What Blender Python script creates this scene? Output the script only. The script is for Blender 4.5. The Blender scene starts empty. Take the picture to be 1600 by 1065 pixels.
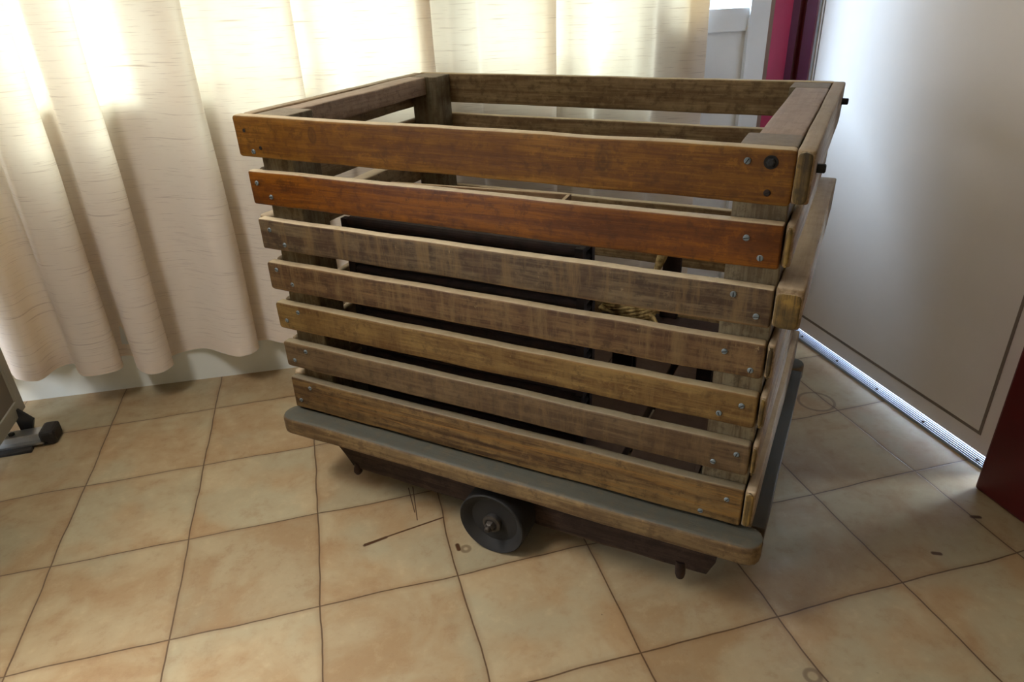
import bpy, math, random
from mathutils import Vector, noise, Matrix
random.seed(7)
C = bpy.context.scene.collection
T = 0.30                                   # one floor tile is 30 cm; coordinates below are in tiles

# ------------------------------------------------------------------ camera
cam_d = bpy.data.cameras.new('camera'); cam = bpy.data.objects.new('camera', cam_d); C.objects.link(cam)
cam_d.sensor_width = 36.0; cam_d.lens = 1093.05 / 1600 * 36; cam_d.clip_start = 0.02
cam.location = (3.5227 * T, -7.7861 * T, 3.9040 * T)
cam.rotation_euler = (math.radians(62.391), math.radians(1.9814), math.radians(-15.1032))
bpy.context.scene.camera = cam
# ------------------------------------------------------------------ view, world, lights
vs = bpy.context.scene.view_settings
vs.view_transform = 'Standard'; vs.look = 'None'; vs.gamma = 1; vs.use_curve_mapping = False
vs.exposure = 0.0
w = bpy.data.worlds.new('sky'); bpy.context.scene.world = w; w.use_nodes = True
w.node_tree.nodes['Background'].inputs[0].default_value = (0.62, 0.78, 1.0, 1)
w.node_tree.nodes['Background'].inputs[1].default_value = 2.5

def area(name, loc, rot, sx, sy, power, col):
    d = bpy.data.lights.new(name, 'AREA'); d.shape = 'RECTANGLE'; d.size = sx * T; d.size_y = sy * T
    d.energy = power; d.color = col
    o = bpy.data.objects.new(name, d); o.location = [c * T for c in loc]
    o.rotation_euler = [math.radians(a) for a in rot]; C.objects.link(o); return o
area('daylight_window', (2.0, 5.0, 9.0), (-58, 0, 0), 20, 9, 60, (1.0, 0.97, 0.93))
sd = bpy.data.lights.new('hazy_sun', 'SUN'); sd.energy = 32; sd.angle = math.radians(32); sd.color = (0.62, 0.80, 1.0)
so = bpy.data.objects.new('hazy_sun', sd); C.objects.link(so); so.location = (-1, 3, 5)
so.rotation_euler = Vector((-.68, .60, 1.10)).to_track_quat('Z', 'Y').to_euler()
area('daylight_door', (11.0, -2.6, 1.4), (0, 85, 0), 2.6, 4.6, 190, (0.62, 0.78, 1.0))
area('overhead_fill', (-0.6, -4.6, 8.2), (0, 0, 0), 2.5, 2.5, 38, (1.0, 0.96, 0.90)).data.spread = math.radians(105)  # added overhead fill, no fixture behind it
area('left_fill', (-5.8, -4.2, 4.4), (0, -90, 0), 5.0, 6.0, 100, (0.98, 0.98, 1.0))  # added fill from the left, shining in from outside

# ------------------------------------------------------------------ node helpers
def new_mat(name):
    m = bpy.data.materials.new(name); m.use_nodes = True
    nt = m.node_tree; nt.nodes.clear()
    out = nt.nodes.new('ShaderNodeOutputMaterial')
    return m, nt, out
class G:
    def __init__(s, nt): s.nt = nt
    def n(s, t, **kw):
        nd = s.nt.nodes.new(t)
        for k, v in kw.items(): setattr(nd, k, v)
        return nd
    def l(s, a, b): s.nt.links.new(a, b)
    def inp(s, nd, i, v):
        if hasattr(v, 'links') or isinstance(v, bpy.types.NodeSocket): s.l(v, nd.inputs[i])
        else: nd.inputs[i].default_value = v
    def coord(s, k='Object'): return s.n('ShaderNodeTexCoord').outputs[k]
    def map(s, v, scale=(1,1,1), loc=(0,0,0), rot=(0,0,0)):
        m = s.n('ShaderNodeMapping'); s.l(v, m.inputs[0])
        m.inputs['Scale'].default_value = scale; m.inputs['Location'].default_value = loc; m.inputs['Rotation'].default_value = rot
        return m.outputs[0]
    def noise(s, v, sc, det=4, rough=.55, dist=0):
        m = s.n('ShaderNodeTexNoise'); s.l(v, m.inputs['Vector'])
        m.inputs['Scale'].default_value = sc; m.inputs['Detail'].default_value = det
        m.inputs['Roughness'].default_value = rough; m.inputs['Distortion'].default_value = dist
        return m.outputs['Fac']
    def math(s, op, a, b=0.0, c=None, clamp=False):
        m = s.n('ShaderNodeMath', operation=op); m.use_clamp = clamp
        s.inp(m, 0, a); s.inp(m, 1, b)
        if c is not None: s.inp(m, 2, c)
        return m.outputs[0]
    def ramp(s, f, lo, hi, a=0.0, b=1.0):
        m = s.n('ShaderNodeMapRange'); m.interpolation_type = 'SMOOTHSTEP'
        s.inp(m, 0, f); s.inp(m, 1, lo); s.inp(m, 2, hi); s.inp(m, 3, a); s.inp(m, 4, b)
        return m.outputs[0]
    def mix(s, f, a, b, mode='MIX'):
        m = s.n('ShaderNodeMix', data_type='RGBA', blend_type=mode)
        s.inp(m, 0, f)
        for i, v in ((6, a), (7, b)):
            if isinstance(v, tuple): m.inputs[i].default_value = (*v, 1) if len(v) == 3 else v
            else: s.l(v, m.inputs[i])
        return m.outputs[2]
    def sep(s, v):
        m = s.n('ShaderNodeSeparateXYZ'); s.l(v, m.inputs[0]); return m.outputs
    def vm(s, op, a, b):
        m = s.n('ShaderNodeVectorMath', operation=op)
        for i, v in ((0, a), (1, b)):
            if isinstance(v, tuple): m.inputs[i].default_value = v
            else: s.l(v, m.inputs[i])
        return m
    def bump(s, h, strength, dist=.002):
        m = s.n('ShaderNodeBump'); s.l(h, m.inputs['Height'])
        m.inputs['Strength'].default_value = strength; m.inputs['Distance'].default_value = dist
        return m.outputs[0]
    def bsdf(s, col, rough=.6, metal=0.0, normal=None, spec=.5):
        b = s.n('ShaderNodeBsdfPrincipled')
        if isinstance(col, tuple): b.inputs['Base Color'].default_value = (*col, 1)
        else: s.l(col, b.inputs['Base Color'])
        s.inp(b, 'Roughness', rough); b.inputs['Metallic'].default_value = metal
        b.inputs['Specular IOR Level'].default_value = spec
        if normal is not None: s.l(normal, b.inputs['Normal'])
        return b.outputs[0]
def lin(r, g, b):
    f = lambda c: (c / 255 / 12.92) if c <= 10 else ((c / 255 + .055) / 1.055) ** 2.4
    return (f(r), f(g), f(b))

def plain(name, col, rough=.5, metal=0.0, var=.12, sc=6, bump=.1, col2=None):
    m, nt, out = new_mat(name); g = G(nt); c = g.coord()
    f = g.noise(c, sc, 5, .6)
    c2 = col2 or tuple(x * (1 - var) for x in col)
    cc = g.mix(g.ramp(f, .35, .65), col, c2)
    nb = g.bump(g.noise(c, sc * 25, 3), bump, .001)
    g.l(g.bsdf(cc, rough, metal, nb), out.inputs[0]); return m

def wood(name, light, dark, axis='x', seed=0, grain=1.0, drip=0.0, blotch=None, blotch_amt=.5, dust_light=.85, knots=(), wear=.5, rough=.62, patch=0.0, wearcol=None, dust_light_col=(206, 188, 156), val=.50, sat=1.0):
    """aged board; grain runs along axis of the object's own coordinates"""
    m, nt, out = new_mat(name); g = G(nt); c = g.coord()
    lo, hi = 1.2, 26
    s = {'x': (lo, hi, hi), 'y': (hi, lo, hi), 'z': (hi, hi, lo)}[axis]
    v = g.map(c, s, (seed * 3.1, seed * 1.7, seed * 2.3))
    g1 = g.noise(v, 2.2, 6, .62, .6)                       # broad grain bands
    g2 = g.noise(v, 9.0, 5, .7, .2)                        # fine fibres
    gr = g.math('ADD', g.math('MULTIPLY', g1, .65), g.math('MULTIPLY', g2, .35))
    col = g.mix(g.ramp(gr, .40, .60), dark, light)
    mot = g.noise(g.map(c, (1, 1, 1), (seed, seed * 3, 1)), 38.0, 5, .7)                    # fine mottling of old grime
    col = g.mix(g.ramp(mot, .5, .64, 0, .65), col, tuple(x * .6 for x in dark))
    col = g.mix(g.ramp(mot, .46, .34, 0, .5), col, tuple(min(1, x * 1.25) for x in light))
    fib = g.noise(g.map(c, tuple(x * 3.2 for x in s), (seed, 2, 1)), 6.0, 3, .6)
    col = g.mix(g.ramp(fib, .60, .72, 0, .35), col, tuple(x * .45 for x in dark))
    big = g.noise(g.map(c, (1, 1, 1), (seed * 5, seed, 0)), 7.0, 4, .6)
    col = g.mix(g.ramp(big, .42, .66, 0, blotch_amt), col, blotch or tuple(x * .55 for x in dark))
    if drip:                                               # vertical runs of grime and wear across the board
        dv = g.map(c, (20, 20, 2.5), (seed * 7, 2, 1))
        d = g.noise(dv, 1.6, 5, .75)
        col = g.mix(g.ramp(d, .46, .66, 0, drip), col, lin(150, 122, 80))
        d2 = g.noise(g.map(c, (60, 60, 40), (seed, 0, 0)), 1.4, 3, .7)
        col = g.mix(g.ramp(d2, .66, .74, 0, drip), col, lin(176, 152, 112))
    if patch:                                              # flaked paint-like ochre patches
        pv = g.noise(g.map(c, tuple(x * .5 for x in s), (seed * 2, 0, 0)), 1.5, 6, .75, .8)
        col = g.mix(g.ramp(pv, .5, .6, 0, patch), col, lin(170, 128, 72))
        pv = g.noise(g.map(c, tuple(x * .4 for x in s), (seed * 9, 4, 0)), 2.4, 6, .8, .8)
        col = g.mix(g.ramp(pv, .58, .66, 0, patch), col, lin(66, 44, 24))
    h = gr
    for (kx, kz, r) in knots:
        k = g.vm('SUBTRACT', c, (kx, 0, kz)).outputs[0]
        x, y, z = g.sep(k)
        d = g.math('SQRT', g.math('ADD', g.math('POWER', g.math('ABSOLUTE', x), 2), g.math('POWER', g.math('MULTIPLY', g.math('ABSOLUTE', z), .6), 2)))
        ring = g.math('MULTIPLY', g.math('ADD', g.math('SINE', g.math('MULTIPLY', d, 900)), 1), .5)
        col = g.mix(g.math('MULTIPLY', g.ramp(d, r, r * .7), g.math('ADD', g.math('MULTIPLY', ring, .22), .30)), col, lin(70, 46, 24))
    if wear:                                               # rubbed long edges
        gx, gy, gz = g.sep(g.coord('Generated'))
        e = gz if axis != 'z' else gx
        wv = g.math('ADD', g.math('ABSOLUTE', g.math('SUBTRACT', e, .5)), g.math('MULTIPLY', g.math('SUBTRACT', g1, .5), .25))
        col = g.mix(g.ramp(wv, .40, .5, 0, wear), col, wearcol or lin(168, 130, 84))
    dk = g.n('ShaderNodeHueSaturation'); dk.inputs['Value'].default_value = val; dk.inputs['Saturation'].default_value = sat; g.l(col, dk.inputs['Color']); col = dk.outputs[0]
    if dust_light:                                               # dusty upward faces, with window light on slat tops put into the colour
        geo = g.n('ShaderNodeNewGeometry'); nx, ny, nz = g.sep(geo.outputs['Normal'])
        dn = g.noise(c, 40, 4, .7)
        col = g.mix(g.math('MULTIPLY', g.ramp(nz, .55, .9), g.ramp(dn, .25, .6, dust_light * .7, dust_light)), col, lin(*dust_light_col))
    nb = g.bump(g.math('ADD', h, g.math('MULTIPLY', fib, -.5)), .5, .002)
    g.l(g.bsdf(col, rough, 0, nb, .35), out.inputs[0]); return m

# ------------------------------------------------------------------ object helpers
def mesh(name, verts, faces, mat, parent=None, smooth=False, sharp=None):
    me = bpy.data.meshes.new(name); me.from_pydata([(x * T, y * T, z * T) for x, y, z in verts], [], faces)
    me.update()
    if smooth:
        me.polygons.foreach_set('use_smooth', [True] * len(me.polygons))
        if sharp: me.set_sharp_from_angle(angle=math.radians(sharp))
    me.materials.append(mat)
    o = bpy.data.objects.new(name, me); C.objects.link(o)
    if parent: o.parent = parent
    return o
def tag(o, label=None, cat=None, group=None, kind=None):
    for k, v in (('label', label), ('category', cat), ('group', group), ('kind', kind)):
        if v: o[k] = v
    return o
def empty(name, loc, rz=0):
    o = bpy.data.objects.new(name, None); o.location = [c * T for c in loc]; o.rotation_euler = (0, 0, rz)
    o.empty_display_size = .05; C.objects.link(o); return o
def join(parts):
    V, F = [], []
    for v, f in parts:
        n = len(V); V += v; F += [tuple(i + n for i in q) for q in f]
    return V, F
def box_vf(a, b):
    (x0, y0, z0), (x1, y1, z1) = a, b
    v = [(x0,y0,z0),(x1,y0,z0),(x1,y1,z0),(x0,y1,z0),(x0,y0,z1),(x1,y0,z1),(x1,y1,z1),(x0,y1,z1)]
    return v, [(0,3,2,1),(4,5,6,7),(0,1,5,4),(1,2,6,5),(2,3,7,6),(3,0,4,7)]
def box(name, a, b, mat, parent=None, bev=.0):
    o = mesh(name, *box_vf(a, b), mat, parent)
    if bev:
        m = o.modifiers.new('bevel', 'BEVEL'); m.width = bev * T; m.segments = 2
    return o
def board_vf(a, b, axis, r=.014, endr=(.03, .02), wob=.004, seed=0, step=.14):
    """plank between corners a and b, long along axis, rounded edges and ends, slightly uneven"""
    ax = 'xyz'.index(axis); o1, o2 = [i for i in range(3) if i != ax]
    lo = [min(p, q) for p, q in zip(a, b)]; hi = [max(p, q) for p, q in zip(a, b)]
    cen = [(p + q) / 2 for p, q in zip(lo, hi)]; h = [(q - p) / 2 for p, q in zip(lo, hi)]
    L0, L1 = lo[ax], hi[ax]; er = max(endr)
    er = min(er, (L1 - L0) / 3)
    ds = [0, .06 * er, .25 * er, .55 * er, er]
    n = max(3, int((L1 - L0) / step))
    st = [L0 + d for d in ds] + [L0 + er + (L1 - L0 - 2 * er) * i / n for i in range(1, n)] + [L1 - d for d in reversed(ds)]
    H1, H2 = h[o1], h[o2]; r = min(r, H1 * .9, H2 * .9)
    def ring(i1, i2):
        a1, a2 = H1 - i1, H2 - i2; P = []
        for (s1, s2, t0) in ((1, 1, 0), (-1, 1, 90), (-1, -1, 180), (1, -1, 270)):
            for k in range(4):
                t = math.radians(t0 + k * 30)
                P.append((s1 * (a1 - r) + r * math.cos(t), s2 * (a2 - r) + r * math.sin(t)))
        Q = []
        for i, p in enumerate(P):
            Q.append(p)
            if i % 4 == 3:
                q = P[(i + 1) % 16]; dd = math.dist(p, q)
                k = 3 if i // 4 in ((0, 2) if H1 > H2 else (1, 3)) else 1
                Q += [(p[0] + (q[0] - p[0]) * j / (k + 1), p[1] + (q[1] - p[1]) * j / (k + 1)) for j in range(1, k + 1)]
        return Q
    V, F = [], []; m = None
    for s in st:
        d = min(s - L0, L1 - s)
        f = lambda rr: 0 if d >= rr or rr <= 0 else rr - math.sqrt(max(0, rr * rr - (rr - d) ** 2))
        Q = ring(min(f(endr[0]), H1 * .8), min(f(endr[1]), H2 * .8))
        m = len(Q)
        for q in Q:
            p = [0, 0, 0]; p[ax] = s; p[o1] = cen[o1] + q[0]; p[o2] = cen[o2] + q[1]
            nv = noise.noise_vector(Vector((p[0] * 2.1 + seed * 11, p[1] * 2.1 + seed, p[2] * 2.1)))
            n2 = noise.noise_vector(Vector((p[0] * 9 + seed * 5, p[1] * 9, p[2] * 9 + seed)))
            dv = nv * wob + n2 * wob * .35
            p[o1] += dv[0]; p[o2] += dv[1]
            V.append(tuple(p))
    for i in range(len(st) - 1):
        for j in range(m):
            a0, a1 = i * m + j, i * m + (j + 1) % m
            F.append((a0, a1, a1 + m, a0 + m))
    F.append(tuple(reversed(range(m)))); F.append(tuple(range((len(st) - 1) * m, len(st) * m)))
    if ax == 1: F = [tuple(reversed(q)) for q in F]
    return V, F
def board(name, a, b, axis, mat, parent=None, **kw):
    return mesh(name, *board_vf(a, b, axis, **kw), mat, parent, smooth=True, sharp=50)
def frame_of(d):
    d = Vector(d).normalized(); u = d.cross(Vector((0, 0, 1)))
    if u.length < 1e-3: u = Vector((1, 0, 0))
    u.normalize(); return d, u, d.cross(u)
def lathe_vf(p, d, prof, n=32):
    """profile [(distance along d, radius)] turned about the axis through p"""
    d, u, w_ = frame_of(d); p = Vector(p); V, F = [], []
    for (s, r) in prof:
        for k in range(n):
            t = 2 * math.pi * k / n
            V.append(tuple(p + d * s + (u * math.cos(t) + w_ * math.sin(t)) * r))
    for i in range(len(prof) - 1):
        for k in range(n):
            a = i * n + k; b = i * n + (k + 1) % n; F.append((a, b, b + n, a + n))
    F.append(tuple(reversed(range(n)))); F.append(tuple(range((len(prof) - 1) * n, len(prof) * n)))
    return V, F
def tube_vf(pts, r, n=8, rf=None):
    P = [Vector(p) for p in pts]; V, F = [], []; up = Vector((.13, .21, .97)).normalized()
    for i, p in enumerate(P):
        d = (P[min(i + 1, len(P) - 1)] - P[max(i - 1, 0)]).normalized()
        u = d.cross(up); u.normalize(); w_ = d.cross(u); rr = r * (rf(i / (len(P) - 1)) if rf else 1)
        for k in range(n):
            t = 2 * math.pi * k / n; V.append(tuple(p + (u * math.cos(t) + w_ * math.sin(t)) * rr))
    for i in range(len(P) - 1):
        for k in range(n):
            a = i * n + k; b = i * n + (k + 1) % n; F.append((a, b, b + n, a + n))
    F.append(tuple(reversed(range(n)))); F.append(tuple(range((len(P) - 1) * n, len(P) * n)))
    return V, F
def catmull(P, k=8):
    out = []
    for i in range(len(P) - 1):
        p0, p1, p2, p3 = (Vector(P[max(i - 1, 0)]), Vector(P[i]), Vector(P[i + 1]), Vector(P[min(i + 2, len(P) - 1)]))
        for j in range(k):
            t = j / k
            out.append(.5 * ((2 * p1) + (p2 - p0) * t + (2 * p0 - 5 * p1 + 4 * p2 - p3) * t * t + (3 * p1 - p0 - 3 * p2 + p3) * t ** 3))
    out.append(Vector(P[-1])); return out

# ------------------------------------------------------------------ materials of the setting
def floor_material():
    m, nt, out = new_mat('vinyl_tile_floor'); g = G(nt); c = g.coord()
    wv = g.noise(g.map(c, (1, 1, 1)), 3.2, 3)
    wob = g.math('MULTIPLY', g.math('SUBTRACT', wv, .5), .075)
    x, y, z = g.sep(c)
    tx = g.math('ADD', g.math('DIVIDE', x, T), wob); ty = g.math('ADD', g.math('DIVIDE', y, T), wob)
    def edge(t):
        fr = g.math('FRACT', t); return g.math('MINIMUM', fr, g.math('SUBTRACT', 1.0, fr))
    e = g.math('MINIMUM', edge(tx), edge(ty))
    cell = g.n('ShaderNodeCombineXYZ'); g.l(g.math('FLOOR', tx), cell.inputs[0]); g.l(g.math('FLOOR', ty), cell.inputs[1])
    wn = g.n('ShaderNodeTexWhiteNoise', noise_dimensions='3D'); g.l(cell.outputs[0], wn.inputs[0])
    off = g.vm('SCALE', wn.outputs['Color'], (0, 0, 0)); off.inputs['Scale'].default_value = 9
    cv = g.vm('ADD', c, off.outputs[0]).outputs[0]
    a = g.noise(cv, 5.5, 5, .6, .5); b = g.noise(cv, 22, 5, .7); d = g.noise(cv, 90, 3, .7)
    base = g.mix(g.ramp(a, .36, .64), lin(180, 164, 136), lin(166, 140, 108))
    base = g.mix(g.ramp(g.noise(cv, 3.1, 3), .48, .62, 0, .65), base, lin(168, 162, 140))
    base = g.mix(g.ramp(b, .5, .75, 0, .38), base, lin(142, 106, 72))
    base = g.mix(g.ramp(b, .48, .25, 0, .35), base, lin(202, 184, 154))
    base = g.mix(g.ramp(d, .62, .8, 0, .25), base, lin(140, 98, 62))
    # each tile its own tone
    tone = g.math('ADD', .90, g.math('MULTIPLY', wn.outputs['Value'], .2))
    tc = g.n('ShaderNodeCombineColor'); [g.l(tone, tc.inputs[i]) for i in range(3)]
    base = g.mix(1.0, base, tc.outputs[0], 'MULTIPLY')
    sp = g.noise(c, 55, 2, .4); base = g.mix(g.ramp(sp, .80, .84, 0, .8), base, lin(70, 44, 24))
    line = g.ramp(e, .003, .0075, .9, 0)
    soft = g.ramp(e, .004, .05, .28, 0)
    base = g.mix(soft, base, lin(120, 84, 50)); base = g.mix(line, base, lin(84, 60, 40))
    # scratches and a ring stain
    marks = None
    for (x0, y0, x1, y1, w_) in ((3.351, -3.479, 3.993, -3.358, .009), (3.35, -3.49, 3.52, -3.45, .016), (3.81, -2.894, 3.787, -3.326, .005), (3.772, -2.90, 3.78, -3.227, .005), (4.045, -3.70, 4.048, -3.751, .02), (7.42, -4.83, 7.46, -4.85, .02), (8.0, -4.60, 8.05, -4.62, .02)):
        px = g.math('SUBTRACT', g.math('DIVIDE', x, T), x0); py = g.math('SUBTRACT', g.math('DIVIDE', y, T), y0)
        dx, dy = x1 - x0, y1 - y0; L2 = dx * dx + dy * dy
        t = g.math('ADD', g.math('MULTIPLY', px, dx / L2), g.math('MULTIPLY', py, dy / L2), clamp=True)
        ex = g.math('SUBTRACT', px, g.math('MULTIPLY', t, dx)); ey = g.math('SUBTRACT', py, g.math('MULTIPLY', t, dy))
        dist = g.math('SQRT', g.math('ADD', g.math('MULTIPLY', ex, ex), g.math('MULTIPLY', ey, ey)))
        k = g.ramp(dist, w_ * .5, w_ * 1.2, 1, 0); marks = k if marks is None else g.math('MAXIMUM', marks, k)
    for (cx, cy, r) in ((7.9, -2.8, .17), (5.94, -5.46, .045), (4.1, -3.76, .03)):
        px = g.math('SUBTRACT', g.math('DIVIDE', x, T), cx); py = g.math('SUBTRACT', g.math('DIVIDE', y, T), cy)
        dist = g.math('ABSOLUTE', g.math('SUBTRACT', g.math('SQRT', g.math('ADD', g.math('MULTIPLY', px, px), g.math('MULTIPLY', py, py))), r))
        marks = g.math('MAXIMUM', marks, g.ramp(dist, .006, .022, .55, 0))
    base = g.mix(marks, base, lin(78, 50, 28))
    base = g.mix(1.0, base, (.77, .74, .67), 'MULTIPLY')
    rough = g.ramp(b, .3, .7, .34, .5)
    nb = g.bump(g.math('ADD', g.math('MULTIPLY', b, .3), g.math('MULTIPLY', line, -1.0)), .25, .001)
    g.l(g.bsdf(base, rough, 0, nb, .45), out.inputs[0]); return m
def curtain_material():
    m, nt, out = new_mat('slub_curtain_cloth'); g = G(nt)
    uv = g.coord('UV')
    s = g.noise(g.map(uv, (9, 340, 1)), 1.0, 3, .6); s2 = g.noise(g.map(uv, (3.5, 150, 1), (5, 3, 0)), 1.0, 3, .6)
    weave = g.noise(g.map(uv, (60, 900, 1)), 1.0, 2)
    slub = g.math('MAXIMUM', g.ramp(s, .58, .70), g.ramp(s2, .60, .72))
    base = g.mix(g.ramp(weave, .3, .7, 0, .12), lin(240, 234, 228), lin(222, 213, 203))
    base = g.mix(g.math('MULTIPLY', slub, .24), base, lin(150, 124, 92))
    tc = g.mix(g.math('MULTIPLY', slub, .75), lin(254, 228, 184), lin(180, 134, 88))
    d = g.n('ShaderNodeBsdfDiffuse'); g.l(base, d.inputs[0])
    t = g.n('ShaderNodeBsdfTranslucent'); g.l(tc, t.inputs[0])
    nb = g.bump(weave, .15, .001); g.l(nb, d.inputs['Normal']); g.l(nb, t.inputs['Normal'])
    mx = g.n('ShaderNodeMixShader'); mx.inputs[0].default_value = .30
    g.l(d.outputs[0], mx.inputs[1]); g.l(t.outputs[0], mx.inputs[2]); g.l(mx.outputs[0], out.inputs[0]); return m
def glass_material():
    m, nt, out = new_mat('window_glass'); g = G(nt)
    t = g.n('ShaderNodeBsdfTransparent'); t.inputs[0].default_value = (.94, .96, .97, 1)
    gl = g.n('ShaderNodeBsdfGlossy'); gl.inputs['Roughness'].default_value = .02
    mx = g.n('ShaderNodeMixShader'); mx.inputs[0].default_value = .06
    g.l(t.outputs[0], mx.inputs[1]); g.l(gl.outputs[0], mx.inputs[2]); g.l(mx.outputs[0], out.inputs[0]); return m
M = {}
M['floor'] = floor_material(); M['curtain'] = curtain_material(); M['glass'] = glass_material()
M['wall'] = plain('white_wall_paint', lin(226, 232, 230), .7, sc=3, var=.06)
M['ceiling'] = plain('ceiling_paint', lin(220, 214, 202), .8, sc=3, var=.05)
M['sidewall'] = plain('cream_wall_paint', lin(214, 196, 168), .8, sc=3, var=.06)
M['white_frame'] = plain('white_window_paint', lin(242, 244, 246), .45, sc=4, var=.05)
M['door'] = plain('grey_white_door_paint', lin(222, 214, 210), .42, sc=3, var=.05, bump=.18)
M['groove'] = plain('door_groove', lin(120, 106, 96), .6, sc=8)
M['red'] = plain('dark_red_frame_paint', lin(84, 16, 20), .38, sc=5, var=.2)
M['red_daylit_pink'] = plain('red_frame_paint_daylit_pink', lin(196, 46, 98), .4, sc=5, var=.15)  # dark red frame with bright daylight put into the colour
M['red_daylit_purple'] = plain('red_frame_paint_daylit_purple', lin(104, 44, 86), .4, sc=5, var=.15)  # same dark red frame, cooler daylight put into the colour
M['umber'] = plain('brown_corner_strip', lin(150, 122, 112), .6, sc=6)
M['alu'] = plain('brushed_aluminium', lin(196, 200, 204), .32, 1.0, sc=20, var=.1)
M['alu_dull'] = plain('dull_ribbed_aluminium', lin(150, 158, 170), .55, .7, sc=20, var=.1)
M['black_plastic'] = plain('black_plastic', lin(26, 25, 27), .5, sc=20)
M['iron'] = plain('black_iron', lin(22, 20, 19), .75, .0, sc=30, var=.4, bump=.4)
M['rust'] = plain('rusty_iron', lin(60, 40, 30), .7, .4, sc=40, col2=lin(34, 24, 20), bump=.5)
M['screw'] = plain('dull_zinc_screw', lin(116, 128, 134), .42, .25, sc=60, var=.3, bump=.2)
M['hole'] = plain('dark_recess', lin(16, 12, 9), .9)
M['outside'] = plain('outdoor_paving', lin(170, 168, 160), .9)

# ------------------------------------------------------------------ the room
XD = 8.62                                                   # door plane
def yw(x): return -0.19 - 0.062 * x                         # window wall, inner face
def structure(o): o['kind'] = 'structure'; return o
structure(box('floor', (-5, -15, -.4), (9.6, .1, 0), M['floor']))
structure(box('ceiling', (-5, -15, 8.4), (9.6, .45, 8.8), M['ceiling']))
structure(mesh('wall_left', *join([box_vf((-5.4, -15, -.4), (-5, 1.5, 2.3)), box_vf((-5.4, -15, 6.5), (-5, 1.5, 8.8)), box_vf((-5.4, -15, 2.3), (-5, -6.8, 6.5)), box_vf((-5.4, -1.6, 2.3), (-5, 1.5, 6.5))]), M['sidewall']))  # opening added to let the left fill in
wf = structure(mesh('added_window_2', *join([box_vf((-5.3, -6.8, 2.3), (-5.1, -1.6, 2.45)), box_vf((-5.3, -6.8, 6.35), (-5.1, -1.6, 6.5)), box_vf((-5.3, -6.8, 2.45), (-5.1, -6.65, 6.35)), box_vf((-5.3, -1.75, 2.45), (-5.1, -1.6, 6.35))]), M['white_frame']))  # unseen window added around the opening for the left fill
box('pane', (-5.22, -6.65, 2.45), (-5.18, -1.75, 6.35), M['glass'], wf)  # glass of the added left window
structure(box('wall_front', (-5.4, -15.4, -.4), (9.6, -15, 8.8), M['sidewall']))
def wallseg(x0, x1, z0, z1, d0=0.0, d1=.6):                 # piece of the slanting window wall, d measured outward
    v = [(x0, yw(x0)+d0, z0), (x1, yw(x1)+d0, z0), (x1, yw(x1)+d1, z0), (x0, yw(x0)+d1, z0)]
    v += [(a, b, z1) for a, b, _ in v]
    return v, [(0,3,2,1),(4,5,6,7),(0,1,5,4),(1,2,6,5),(2,3,7,6),(3,0,4,7)]
SILL, HEAD = 2.95, 7.6
structure(mesh('wall_back', *join([wallseg(-5.4, 6.75, -.4, SILL), wallseg(-5.4, 8.6, HEAD, 8.8), wallseg(-5.4, -3.2, SILL, HEAD),
          wallseg(8.22, 8.9, -.4, 8.8)]), M['wall']))
# window frame with glazing bars over the low wall
fr = structure(mesh('window_1', *join([wallseg(-3.2, 6.75, SILL, SILL + .16, .06, .28), wallseg(-3.2, 6.75, HEAD - .16, HEAD, .06, .28)] +
      [wallseg(x, x + .18, SILL, HEAD, .06, .28) for x in (-3.2, -.7, 1.9, 4.5, 6.57)]), M['white_frame']))
pane = mesh('pane', *wallseg(-3.1, 6.7, SILL + .1, HEAD - .1, .16, .18), M['glass'], fr)
# tall glazed door leaf at the end of the window wall: recessed lower panel, rail, glass above
d2 = structure(mesh('door_2', *join([wallseg(6.76, 6.90, -.0, HEAD, .0, .12), wallseg(8.0, 8.22, 0, HEAD, .0, .12),
      wallseg(6.90, 8.0, 3.30, 3.52, .015, .11), wallseg(6.90, 8.0, 0, .5, .015, .11), wallseg(6.90, 8.0, 7.3, HEAD, .015, .11)]), M['white_frame']))
mesh('panel', *wallseg(6.88, 8.02, .4, 3.34, .05, .09), M['white_frame'], d2)
mesh('pane', *wallseg(6.88, 8.02, 3.5, 7.4, .06, .075), M['glass'], d2)
box('glazing_bead', (7.985, yw(8) - .012, .0), (8.02, yw(8) + .05, HEAD), M['white_frame'], d2)

# right wall with the door
structure(mesh('wall_right', *join([box_vf((XD, -15, -.4), (XD + .6, -5.0, 8.8)), box_vf((XD, -5.0, 7.2), (XD + .6, -.6, 8.8)),
          box_vf((XD, -.86, -.4), (XD + .6, .2, 8.8)), box_vf((XD + .02, -5.0, -.4), (XD + .6, -.8, -.02))]), M['sidewall']))
door = structure(box('door_1', (XD, -4.22, .072), (XD + .10, -.95, 7.1), M['door'], bev=.01))
for nm, a, b in (('groove', (XD - .004, -3.995, .235), (XD + .004, -1.02, .262)), ('groove', (XD - .004, -3.995, .262), (XD + .004, -3.968, 6.7)),
                 ('groove', (XD - .004, -1.035, .262), (XD + .004, -1.02, 6.7))):
    box(nm, a, b, M['groove'], door)
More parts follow.
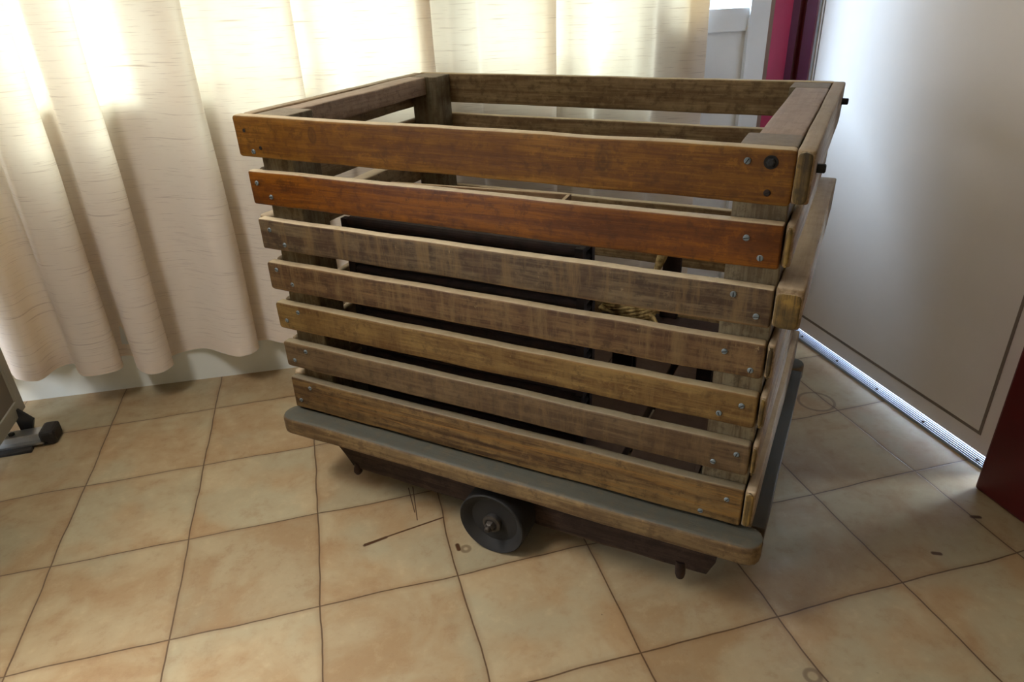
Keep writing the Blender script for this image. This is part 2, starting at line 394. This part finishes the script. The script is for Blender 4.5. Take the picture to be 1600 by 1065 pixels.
# red frame: stepped left jamb next to the window wall, plain right jamb, head
jamb = [(8.215, -.70, 'umber'), (8.255, -.712, 'red_daylit_pink'), (8.465, -.72, 'red_daylit_purple'), (8.505, -.785, 'red'), (8.555, -.79, 'red'), (8.56, -.835, 'red_daylit_purple'), (8.535, -.85, 'red_daylit_purple'), (8.585, -.955, 'red'), (8.62, -.955, None)]
tr = structure(empty('trim_1', (0, 0, 0)))
def strip(name, p, q, z0, z1, mat, parent, th=.03):
    a, b = Vector((p[0], p[1])), Vector((q[0], q[1])); n = Vector((b.y - a.y, a.x - b.x)).normalized() * -th
    if n.x < 0: n = -n
    v = [(a.x, a.y, z0), (b.x, b.y, z0), (b.x + n.x, b.y + n.y, z0), (a.x + n.x, a.y + n.y, z0)]
    v += [(x, y, z1) for x, y, _ in v]
    return mesh(name, v, [(0,3,2,1),(4,5,6,7),(0,1,5,4),(1,2,6,5),(2,3,7,6),(3,0,4,7)], mat, parent)
names = ['corner_strip', 'casing_face', 'casing_face', 'moulding', 'moulding', 'moulding', 'moulding', 'moulding']
for i in range(len(jamb) - 1):
    strip(names[i], jamb[i], jamb[i + 1], 0, 7.3, M[jamb[i][2]], tr)
box('door_seal', (8.585, -.985, 0), (8.618, -.957, 7.1), M['alu'], tr)
t2 = structure(box('trim_2', (8.30, -5.2, 0), (8.62, -4.32, 7.3), M['red'], bev=.02))
structure(box('trim_3', (8.36, -4.4, 7.0), (8.62, -.9, 7.4), M['red'], bev=.02))
# outside ground so that daylight has something to bounce on
structure(box('floor_outside', (9.6, -9, -.5), (20, 4, -.1), M['outside']))
# ribbed aluminium threshold under the door
th_ = empty('door_threshold', (8.615, -2.6, 0))
tag(th_, 'ribbed aluminium threshold strip on the floor under the pale door, bright with daylight', 'threshold')
prof = [(-.075, 0), (-.07, .010)]
for k in range(6):
    x = -.065 + k * .024; z = .006 + k * .0016
    prof += [(x, z), (x + .007, z + .010), (x + .014, z + .010), (x + .018, z)]
prof += [(.10, .02), (.10, 0)]
V = [(x, y, z + .001) for y in (-1.72, 1.42) for x, z in prof]; n = len(prof)
mesh('ribbed_plate', V, [(i, (i + 1) % n, (i + 1) % n + n, i + n) for i in range(n)] + [tuple(reversed(range(n))), tuple(range(n, 2 * n))], M['alu_dull'], th_)
for k in range(5):
    mesh('screw', *lathe_vf((-.01, -1.45 + k * .62, .012), (0, 0, 1), [(0, .014), (.012, .014), (.014, .008)], 12), M['rust'], th_)

# ------------------------------------------------------------------ curtain
P = [(-4.0, .05), (-3.6, .25), (-3.1, .0), (-2.7, .25), (-2.3, .02), (-1.9, .25), (-1.5, .0), (-1.05, .25), (-.7, .02), (-.35, .2), (-.05, .03), (.12, .18), (.28, .26), (.40, .24), (.48, .06), (.60, .0), (.70, .16), (.80, .27), (.96, .29), (1.09, .24), (1.12, .14), (.99, .06), (1.03, .0), (1.18, -.02),
     (1.26, .18), (1.40, .27), (1.54, .26), (1.62, .17), (1.52, .08), (1.56, .0), (1.72, -.02), (1.92, .0), (2.12, .12), (2.30, .23), (2.44, .24), (2.51, .15), (2.38, .07), (2.41, .01), (2.60, .05), (2.75, .13), (3.05, .17), (3.34, .15),
     (3.40, .08), (3.24, .02), (3.32, -.01), (3.48, .03), (3.58, .11), (3.74, .13), (3.80, .08), (3.95, .08), (4.25, .12), (4.60, .15), (4.68, .08), (4.50, .02), (4.58, -.01), (4.79, .02), (4.88, .10), (5.08, .12), (5.15, .07), (5.4, .09), (5.78, .13),
     (5.87, .07), (5.70, .01), (5.78, -.01), (5.95, .03), (6.05, .10), (6.22, .11), (6.32, .06), (6.6, .09), (6.82, .10), (6.92, .04), (7.1, .05), (7.3, .09), (7.45, .07), (7.47, .05), (7.42, .03), (7.20, .04)]
cs = catmull([(a, b, 0) for a, b in P], 6)
arc = [0]
for a, b in zip(cs, cs[1:]): arc.append(arc[-1] + (b - a).length)
rows = 44; ZT, V, UV = 7.9, [], []
for r in range(rows + 1):
    q = r / rows
    for i, p in enumerate(cs):
        x, d = p.x, p.y
        hem = .40 + .03 * math.sin(x * 3.1) + .02 * math.sin(x * 7.7)
        z = hem + (ZT - hem) * q
        f = 1.15 - .45 * min(1, z / 6.0)                     # folds open out toward the hem
        sway = .03 * noise.noise(Vector((x * 1.3, z * .5, 3))) + .012 * noise.noise(Vector((x * 4, z * 1.6, 9)))
        bk = 1 - .5 * max(0, min(1, (x - 3.3) / .6)) * max(0, min(1, (6.2 - x) / .8))   # held flat where the cart stands close
        off = .045 + d * f * 1.15 * bk + sway + .008 * noise.noise(Vector((x * 9, z * 3, 1)))
        V.append((x + .05 * noise.noise(Vector((x * .8, z * .45, 7))), yw(x) - off, z)); UV.append((arc[i] * T, z * T))
n = len(cs)
F = [(r * n + i, r * n + i + 1, (r + 1) * n + i + 1, (r + 1) * n + i) for r in range(rows) for i in range(n - 1)]
cur = mesh('curtain', V, F, M['curtain'], smooth=True)
ul = cur.data.uv_layers.new(name='uv')
for lp in cur.data.loops: ul.data[lp.index].uv = UV[lp.vertex_index]
tag(cur, 'long cream slubbed curtain hanging in folds behind the wooden cart, backlit by the window', 'curtain')
# stitched hem band along the lower edge
hv, hu = [], []
for z0 in (0, 1):
    for i, p in enumerate(cs):
        x0, y0, zz = V[i]; xx, yy, z2 = V[n + i]
        k = .8 * z0
        hv.append((x0 + (xx - x0) * k, y0 + (yy - y0) * k - .006, zz + (z2 - zz) * k - .004 + .004 * z0)); hu.append((arc[i] * T, z0 * .04))
hem = mesh('hem', hv, [(i, i + 1, n + i + 1, n + i) for i in range(n - 1)], M['curtain'], cur, smooth=True)
hl = hem.data.uv_layers.new(name='uv')
for lp in hem.data.loops: hl.data[lp.index].uv = hu[lp.vertex_index]

# ------------------------------------------------------------------ the slatted cart
ROOT = (2.966, -2.555, 0); YAW = math.radians(-40.950)
cart = empty('slatted_cart', ROOT, YAW)
tag(cart, 'old worn slatted wooden crate cart on black wheels, standing on the tiled floor', 'cart')
zt = [3.128, 2.755, 2.404, 2.077, 1.745, 1.405, 1.076]
zb = [2.850, 2.515, 2.179, 1.855, 1.525, 1.182, .792]
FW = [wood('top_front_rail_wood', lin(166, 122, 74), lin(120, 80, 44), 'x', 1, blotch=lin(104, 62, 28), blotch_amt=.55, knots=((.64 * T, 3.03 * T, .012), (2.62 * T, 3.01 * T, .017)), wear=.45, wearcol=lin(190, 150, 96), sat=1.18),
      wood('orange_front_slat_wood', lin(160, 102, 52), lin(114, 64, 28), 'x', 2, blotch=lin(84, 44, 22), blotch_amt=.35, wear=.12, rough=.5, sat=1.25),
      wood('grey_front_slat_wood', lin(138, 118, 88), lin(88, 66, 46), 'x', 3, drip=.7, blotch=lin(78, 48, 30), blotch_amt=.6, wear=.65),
      wood('streaked_front_slat_wood', lin(146, 114, 74), lin(96, 66, 38), 'x', 4, drip=.75, blotch=lin(84, 50, 26), blotch_amt=.6, wear=.7, dust_light_col=(172, 154, 124)),
      wood('ochre_front_slat_wood', lin(162, 134, 88), lin(116, 86, 52), 'x', 5, drip=.6, blotch=lin(92, 60, 28), blotch_amt=.5, wear=.6, dust_light_col=(152, 138, 110), sat=1.12),
      wood('dull_front_slat_wood', lin(132, 108, 76), lin(98, 74, 48), 'x', 6, drip=.4, blotch=lin(86, 58, 32), blotch_amt=.4, wear=.3, dust_light_col=(136, 124, 100)),
      wood('flaked_front_slat_wood', lin(156, 126, 82), lin(94, 68, 42), 'x', 7, patch=.8, blotch=lin(84, 58, 30), blotch_amt=.4, wear=.15, dust_light=.8, dust_light_col=(116, 108, 90), sat=1.06)]
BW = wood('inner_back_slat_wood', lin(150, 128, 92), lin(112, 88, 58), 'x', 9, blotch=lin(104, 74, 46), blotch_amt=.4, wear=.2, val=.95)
SW = wood('side_slat_wood', lin(168, 148, 118), lin(132, 108, 78), 'y', 10, blotch=lin(124, 96, 66), blotch_amt=.4, wear=.25, dust_light=.5, dust_light_col=(184, 168, 146), val=.8)
SE = wood('mossy_board_end_wood', lin(168, 134, 66), lin(92, 72, 40), 'z', 12, blotch=lin(48, 40, 26), blotch_amt=.85, wear=0, dust_light=.5, val=.62)
PW = wood('corner_post_wood', lin(134, 122, 96), lin(98, 82, 58), 'z', 11, blotch=lin(88, 72, 50), blotch_amt=.4, wear=0, dust_light=.6, dust_light_col=(150, 134, 118), val=.85)
PT = wood('platform_wood', lin(140, 116, 78), lin(98, 74, 46), 'x', 13, blotch=lin(80, 62, 42), blotch_amt=.5, wear=0, dust_light=.92, dust_light_col=(70, 72, 66), val=.7)
PI = wood('platform_plank_wood', lin(128, 104, 88), lin(104, 82, 66), 'y', 14, blotch=lin(90, 70, 58), blotch_amt=.3, wear=0, dust_light=.9, dust_light_col=(112, 92, 82))
BM = wood('dark_beam_wood', lin(76, 58, 48), lin(42, 29, 23), 'x', 15, blotch=lin(40, 26, 18), blotch_amt=.5, wear=.15, dust_light=.3, rough=.8, dust_light_col=(90, 76, 62), val=.75)

def screw(parent, x, z, y=-.004, r=.017, mat=None):
    a = random.uniform(0, 3.14)
    v, f = lathe_vf((x, y + .006, z), (0, -1, 0), [(0, r), (.006, r), (.009, r * .8), (.010, r * .3)], 14)
    ca, sa = math.cos(a) * r * .85, math.sin(a) * r * .85; k = .16; ys = y - .0055     # slot across the head
    n0 = len(v)
    v += [(x - ca - sa*k, ys, z - sa + ca*k), (x + ca - sa*k, ys, z + sa + ca*k), (x + ca + sa*k, ys, z + sa - ca*k), (x - ca + sa*k, ys, z - sa - ca*k)]
    f += [(n0 + 3, n0 + 2, n0 + 1, n0)]
    s = mesh('screw', v, f, mat or M['screw'], parent, smooth=True, sharp=30)
    s.data.materials.append(M['hole']); s.data.polygons[len(f) - 1].material_index = 1
    return s
SC = {0: ((3.36, 3.06), (3.47, 2.91), (.10, 2.89)), 1: ((3.40, 2.67), (3.48, 2.57), (.07, 2.67), (.18, 2.58)), 2: ((3.37, 2.35), (3.50, 2.24), (.10, 2.33), (.22, 2.23)),
      3: ((3.36, 2.0), (3.51, 1.91), (.09, 2.02), (.22, 1.92)), 4: ((3.49, 1.67), (3.37, 1.59), (.22, 1.69), (.09, 1.60)),
      5: ((3.50, 1.33), (3.37, 1.24), (.22, 1.35), (.09, 1.25)), 6: ((3.48, .98), (3.33, .84), (.19, 1.01), (.07, .87))}
TH = .075
for k in range(7):
    x0, x1 = (-.04, 3.585) if k == 0 else (0, 3.574)
    s = board('front_slat', (x0, 0, zb[k]), (x1, TH, zt[k]), 'x', FW[k], cart, r=.014, endr=(.012, .026 if k in (0, 3, 4, 5) else .012), wob=.006, seed=k)
    for (x, z) in SC[k]:
        screw(s, x, z, mat=M['rust'] if (k == 0 and x > 3.4) else None)
    if k == 0:
        mesh('bolt_hole', *lathe_vf((3.47, .004, 3.06), (0, -1, 0), [(0, .034), (.006, .034), (.006, .024)], 24), M['hole'], s)
        mesh('bolt_head', *lathe_vf((3.47, .004, 3.06), (0, -1, 0), [(0, .022), (.014, .022), (.018, .014)], 6), M['iron'], s)
        for hx, hz in ((.05, 3.03), (.17, 2.92)):
            mesh('nail_hole', *lathe_vf((hx, .004, hz), (0, -1, 0), [(0, .013), (.007, .012)], 12), M['hole'], s)
for k in range(7):
    board('back_slat', (.0, 2.29, zb[k] + .02), (3.60, 2.36, zt[k] + (.02 if k else 0)), 'x', BW, cart, wob=.006, seed=20 + k)
xr = [3.665, 3.625, 3.72, 3.622, 3.62, 3.615, 3.645]; xl = [-.035, .02, -.07, .01, .01, .01, -.045]
for k in range(7):
    y0 = .0 if k in (0, 2, 6) else .012
    a = board('side_slat', (3.580, y0, zb[k] + (.01 if k < 6 else 0)), (xr[k], 2.37, zt[k] + (.02 if k == 2 else 0)), 'y', SW, cart, wob=.004, endr=(.02, .03), seed=40 + k, r=.014)
    mesh('board_end', *board_vf((3.588, y0 - .006, zb[k] + .015), (xr[k] - .008, y0 + .02, zt[k] - .01), 'z', r=.012, endr=(.03, .004), wob=.003, seed=60 + k), SE, a, smooth=True, sharp=50)
    board('side_slat', (xl[k], TH + .008, zb[k]), (.075 if k else .05, 2.285, zt[k]), 'y', SW, cart, wob=.006, endr=(.03, .03), seed=50 + k)
for (x0, x1, y0, y1) in ((.08, .36, TH + .003, .36), (3.30, 3.577, TH + .003, .36), (.08, .34, 2.03, 2.285), (3.31, 3.575, 2.03, 2.285)):
    board('corner_post', (x0, y0, .76), (x1, y1, 3.125), 'z', PW, cart, wob=.006, r=.012, endr=(.01, .01), seed=x0 + y0)
# flat rails between the posts under the rim
RT = wood('side_rail_top_wood', lin(170, 146, 126), lin(140, 114, 94), 'y', 16, blotch=lin(150, 128, 112), blotch_amt=.3, wear=0, dust_light=.5, dust_light_col=(176, 154, 136), val=.9)
board('side_rail', (3.35, .365, 2.99), (3.574, 2.025, 3.122), 'y', RT, cart, wob=.004, endr=(.004, .004), r=.012, seed=3)
board('side_rail', (.052, .365, 2.97), (.235, 2.025, 3.12), 'y', RT, cart, wob=.006, endr=(.004, .004), r=.012, seed=4)
# bolts through the right side
for (y, z) in ((.22, 2.995), (2.15, 3.02)):
    mesh('side_bolt', *join([lathe_vf((3.655, y, z), (1, 0, 0), [(0, .032), (.012, .032), (.014, .02)], 16), lathe_vf((3.66, y, z), (1, 0, 0), [(0, .024), (.045, .024), (.05, .016)], 6)]), M['iron'], cart)
# platform: heavy front and back boards with planks between, dark gap between two of them
pf = board('platform_edge', (-.07, -.15, .615), (3.73, .08, .768), 'x', PT, cart, r=.03, endr=(.10, .02), wob=.006, seed=70)
board('platform_edge', (-.07, 2.22, .615), (3.73, 2.44, .768), 'x', PT, cart, r=.03, endr=(.10, .02), wob=.006, seed=71)
xs = [(-.06, .46), (.465, .98), (.985, 1.55), (1.555, 2.12), (2.125, 2.655), (2.715, 3.22), (3.225, 3.725)]
for i, (a, b) in enumerate(xs):
    board('platform_plank', (a, .084, .62), (b, 2.216, .757), 'y', PI if 0 < i < 6 else wood('platform_side_plank_wood', lin(120, 104, 80), lin(84, 68, 50), 'y', 17, wear=0, dust_light=.9, dust_light_col=(62, 61, 54)), cart, r=.008, endr=(.004, .004), wob=.003, seed=80 + i)
# beams under the platform
def beam(y0, y1):
    sx_ = [.24, .28, .32, .36, .40, .46] + [.54 + .08 * i for i in range(36)] + [3.40, 3.425, 3.44, 3.45]
    N = len(sx_) - 1; V, F = [], []
    for i, x in enumerate(sx_):
        zb_ = .185 + .012 * noise.noise(Vector((x * 4, y0, 0))) + .01 * math.sin(x * 2.1)
        if x < .95: zb_ = max(zb_, .185 + (.42 - .185) * max(0, (.42 - x) / .18)) if x < .42 else zb_
        if x > 3.40: zb_ += (x - 3.40) / .05 * .12
        for (y, z) in ((y0, zb_ + .01), (y0 - .004, zb_ + .05), (y0, .614), (y1, .614), (y1, zb_ + .01), (y1 - .012, zb_), (y0 + .012, zb_)):
            V.append((x, y + .006 * noise.noise(Vector((x * 6, y * 9, z * 8))), z))
    for i in range(N):
        for j in range(7):
            a, b = i * 7 + j, i * 7 + (j + 1) % 7; F.append((a, b, b + 7, a + 7))
    F += [tuple(reversed(range(7))), tuple(range(N * 7, N * 7 + 7))]
    F = [tuple(reversed(f)) for f in F]
    return mesh('beam', V, F, BM, cart, smooth=True, sharp=40)
for (a, b) in ((.115, .30), (2.0, 2.19)):
    bm = beam(a, b)
    ys = a + .01
    mesh('peg', *lathe_vf((.44, ys, .25), (0, -.1, -1), [(0, .02), (.05, .036), (.08, .038), (.105, .022)], 14), M['rust'], bm, smooth=True, sharp=50)
    mesh('peg', *lathe_vf((3.22, ys, .25), (.03, 0, -1), [(0, .036), (.12, .036), (.15, .028)], 14), M['rust'], bm, smooth=True, sharp=50)
# wheels on a through axle
def wheel(yf, s):
    R = .267; wd = .235
    prof = [(0, .0), (0, .05), (.012, .06), (.055, .065), (.06, .19), (.012, .235), (.0, R - .008), (.008, R), (wd - .008, R), (wd, R - .01), (wd, .2), (wd - .05, .17), (wd - .05, .04), (wd, .0)]
    prof = [(a, max(b, .001)) for a, b in prof]
    w_ = mesh('wheel', *lathe_vf((1.849, yf, R + .001), (0, s, 0), prof, 56), M['iron'], cart, smooth=True, sharp=35)
    mesh('axle_nut', *join([lathe_vf((1.849, yf + s * .02, R), (0, -s, 0), [(0, .075), (.012, .072), (.02, .05)], 24), lathe_vf((1.849, yf, R), (0, -s, 0), [(0, .042), (.03, .038), (.038, .03)], 6), lathe_vf((1.849, yf - s*.04, R), (0, -s, 0), [(0, .024), (.022, .022), (.03, .014)], 16)]), plain('worn_axle_nut', lin(62, 56, 50), .55, .5, sc=40, var=.4), w_, smooth=True, sharp=40)
wheel(-.112, 1); wheel(2.412, -1)
mesh('axle', *lathe_vf((1.849, 0.1, .267), (0, 1, 0), [(0, .03), (2.1, .03)], 16), M['rust'], cart)

# ------------------------------------------------------------------ things inside the cart
def incart(x, y, z):                                        # cart frame -> room, tiles
    c_, s_ = math.cos(YAW), math.sin(YAW); return (ROOT[0] + c_ * x - s_ * y, ROOT[1] + s_ * x + c_ * y, z)
DK = plain('dark_brown_trough_board', lin(48, 30, 26), .85, sc=30, col2=lin(30, 19, 17), bump=.3)
def ribbed_tray(i, z0, h, x0, x1, y0, y1):
    root = empty('ribbed_trough', incart((x0 + x1) / 2, (y0 + y1) / 2, z0), YAW)
    hx, hy = (x1 - x0) / 2, (y1 - y0) / 2
    prof = []; nr = 3                                       # outline of the wall, ribs running round the tray
    for k in range(nr):
        zb0 = h * k / nr
        for t in range(6): prof.append((.034 * abs(math.sin(math.pi * t / 6)) ** .7, zb0 + h / nr * t / 6))
    prof.append((0, h)); V, F = [], []
    per = [(-1, -1), (1, -1), (1, 1), (-1, 1)]
    for (o, z) in prof:
        for (a, b) in per: V.append((a * (hx + o), b * (hy + o), z))
    for (a, b) in per: V.append((a * (hx - .04), b * (hy - .04), h))
    for (a, b) in per: V.append((a * (hx - .04), b * (hy - .04), h * .25))
    m = len(prof)
    for i_ in range(m + 1):
        for j in range(4): F.append((i_ * 4 + j, i_ * 4 + (j + 1) % 4, (i_ + 1) * 4 + (j + 1) % 4, (i_ + 1) * 4 + j))
    F += [(3, 2, 1, 0), tuple((m + 1) * 4 + j for j in range(4))]
    mesh('ribbed_wall', V, F, DK, root)
    vf = [box_vf((sx * (hx + .012) - .028, sy * (hy + .012) - .028, .003), (sx * (hx + .012) + .028, sy * (hy + .012) + .028, h - .003)) for sx in (-1, 1) for sy in (-1, 1)]
    for v in vf: mesh('corner_block', *v, DK, root)
    return root
NT = 7; H0 = (2.335 - .765) / NT
pos = ['lowest', 'second lowest', 'third from the bottom', 'middle', 'third from the top', 'second from the top', 'topmost']
for i in range(NT):
    dx = random.uniform(-.012, .012)
    r = ribbed_tray(i, .765 + i * H0, H0 - .002, .47 + dx, 2.33 + dx, .45 + dx / 3, .60 + dx / 3)
    tag(r, 'long dark brown ribbed trough in the cart, %s of its stack' % pos[i], 'trough', 'ribbed troughs stacked in the cart')
# thin-walled wooden box behind the stack
sb = empty('wooden_box', incart(1.181, .971, .762), YAW + math.radians(5.3))
tag(sb, 'tall thin-walled wooden box, open at the top, standing behind the dark ribbed stack', 'box')
TW = wood('thin_box_wood', lin(150, 120, 92), lin(112, 86, 62), 'x', 18, wear=.3, dust_light=.5, blotch=lin(94, 76, 58), blotch_amt=.4, val=.9)
for nm, a, b in (('side_wall', (-.777, .22, 0), (.777, .25, 1.658)), ('side_wall', (-.777, -.25, 0), (.777, -.22, 1.52)), ('end_wall', (-.777, -.22, 0), (-.747, .22, 1.658)), ('end_wall', (.747, -.22, 0), (.777, .22, 1.658)), ('bottom', (-.747, -.22, 0), (.747, .22, .03))):
    box(nm, a, b, TW, sb, bev=.006)
# dark stool with rope on it
DW = wood('dark_stool_wood', lin(66, 42, 34), lin(42, 26, 20), 'x', 19, wear=0, dust_light=.3, blotch=lin(34, 20, 16), dust_light_col=(74, 56, 48))
st = empty('bench', incart(2.62, 1.42, .762), YAW)
tag(st, 'small dark brown wooden bench standing inside the cart behind the right-hand slats', 'bench')
box('seat', (-.46, -.12, .60), (.50, .12, .66), DW, st, bev=.012)
box('apron', (-.42, -.11, .36), (.48, -.08, .60), DW, st); box('apron', (-.42, .08, .36), (.48, .11, .60), DW, st)
for a, b in ((-.34, -.17), (.36, .48)):
    for y in (-.075, .035): box('leg', (a, y, 0), (b, y + .04, .60), DW, st, bev=.006)
bo = box('dark_board', (0, 0, 0), (.14, .05, .75), DW, None, bev=.008)
bo.location = [c * T for c in incart(2.62, 1.475, 1.424)]; bo.rotation_euler = (0, 0, YAW)
tag(bo, 'narrow dark board standing upright on the small bench inside the cart', 'board')
RP = plain('straw_rope', lin(206, 180, 122), .85, sc=60, col2=lin(120, 96, 54), bump=.5)
V_, F_ = [], []
rp = empty('rope_bundle', incart(2.40, 1.37, 1.424), YAW)
tag(rp, 'pale straw-coloured rope bundle lying on the small dark bench inside the cart', 'rope')
random.seed(3)
parts = []
for k in range(9):
    z0 = .03 + .012 * k; ph = k * .7
    pts = [(-.02 + .22 * math.cos(t) * (1 - .03 * k) + .02 * math.sin(ph), .03 + .085 * math.sin(t) - .03 + .01 * math.sin(3 * t + ph), z0 + .02 * math.sin(2 * t + ph) + .02) for t in [i * 2 * math.pi / 20 for i in range(21)]]
    parts.append(tube_vf(pts, .018, 6))
mesh('coil', *join(parts), RP, rp, smooth=True)
mesh('loose_end', *tube_vf(catmull([(.14, -.02, .08), (.22, -.08, .07), (.28, -.14, .02), (.33, -.16, -.09)], 6), .022, 8, lambda t: 1 - .6 * t), RP, rp, smooth=True)
mesh('loose_end', *tube_vf(catmull([(.12, -.02, .10), (.17, .02, .26), (.20, .03, .44), (.25, .03, .60)], 6), .030, 8, lambda t: 1 + .3 * math.sin(9 * t)), RP, rp, smooth=True)

# ------------------------------------------------------------------ pale board on an aluminium foot at the left edge
pb = empty('mobile_board', (.06, -2.0, 0))
tag(pb, 'grey-white upright board on a low aluminium foot at the left edge', 'board')
BP = plain('grey_white_board_paint', lin(164, 160, 146), .5, sc=4); BPi = plain('beige_board_infill', lin(126, 116, 102), .6, sc=4)
mesh('frame', *join([box_vf((-.15, 1.13, .22), (.15, 1.26, 6.2)), box_vf((-.15, -2.2, .22), (.15, 1.13, .36)), box_vf((-.15, -2.2, .36), (.15, -2.05, 6.2)), box_vf((-.15, -2.05, 6.05), (.15, 1.13, 6.2))]), BP, pb)
box('infill', (-.11, -2.04, .36), (.13, 1.13, 6.05), BPi, pb)
box('foot_rail', (-.5, .86, .035), (.36, 1.0, .115), M['alu'], pb, bev=.008)
box('foot_rail_lip', (-.5, .80, .03), (.42, .86, .05), M['alu'], pb)
box('foot_base', (-.5, .72, 0), (.30, .80, .035), M['black_plastic'], pb, bev=.008)
box('foot_base', (-.5, .86, 0), (.30, 1.0, .033), M['black_plastic'], pb)
box('end_cap', (.36, .80, .0), (.50, 1.03, .15), M['black_plastic'], pb, bev=.03)
mesh('bracket', [(.13,1.05,.03),(.21,1.05,.03),(.21,1.12,.03),(.13,1.12,.03),(.12,1.05,.2),(.26,1.06,.16),(.26,1.11,.16),(.12,1.12,.2),(.13,1.07,.30),(.16,1.07,.30),(.16,1.10,.30),(.13,1.10,.30)],
     [(0,3,2,1),(0,1,5,4),(1,2,6,5),(2,3,7,6),(3,0,4,7),(4,5,9,8),(5,6,10,9),(6,7,11,10),(7,4,8,11),(8,9,10,11)], M['black_plastic'], pb)
mesh('foot_bolt', *lathe_vf((.10, .92, .112), (0, 0, 1), [(0, .03), (.02, .03), (.024, .02)], 6), M['black_plastic'], pb)
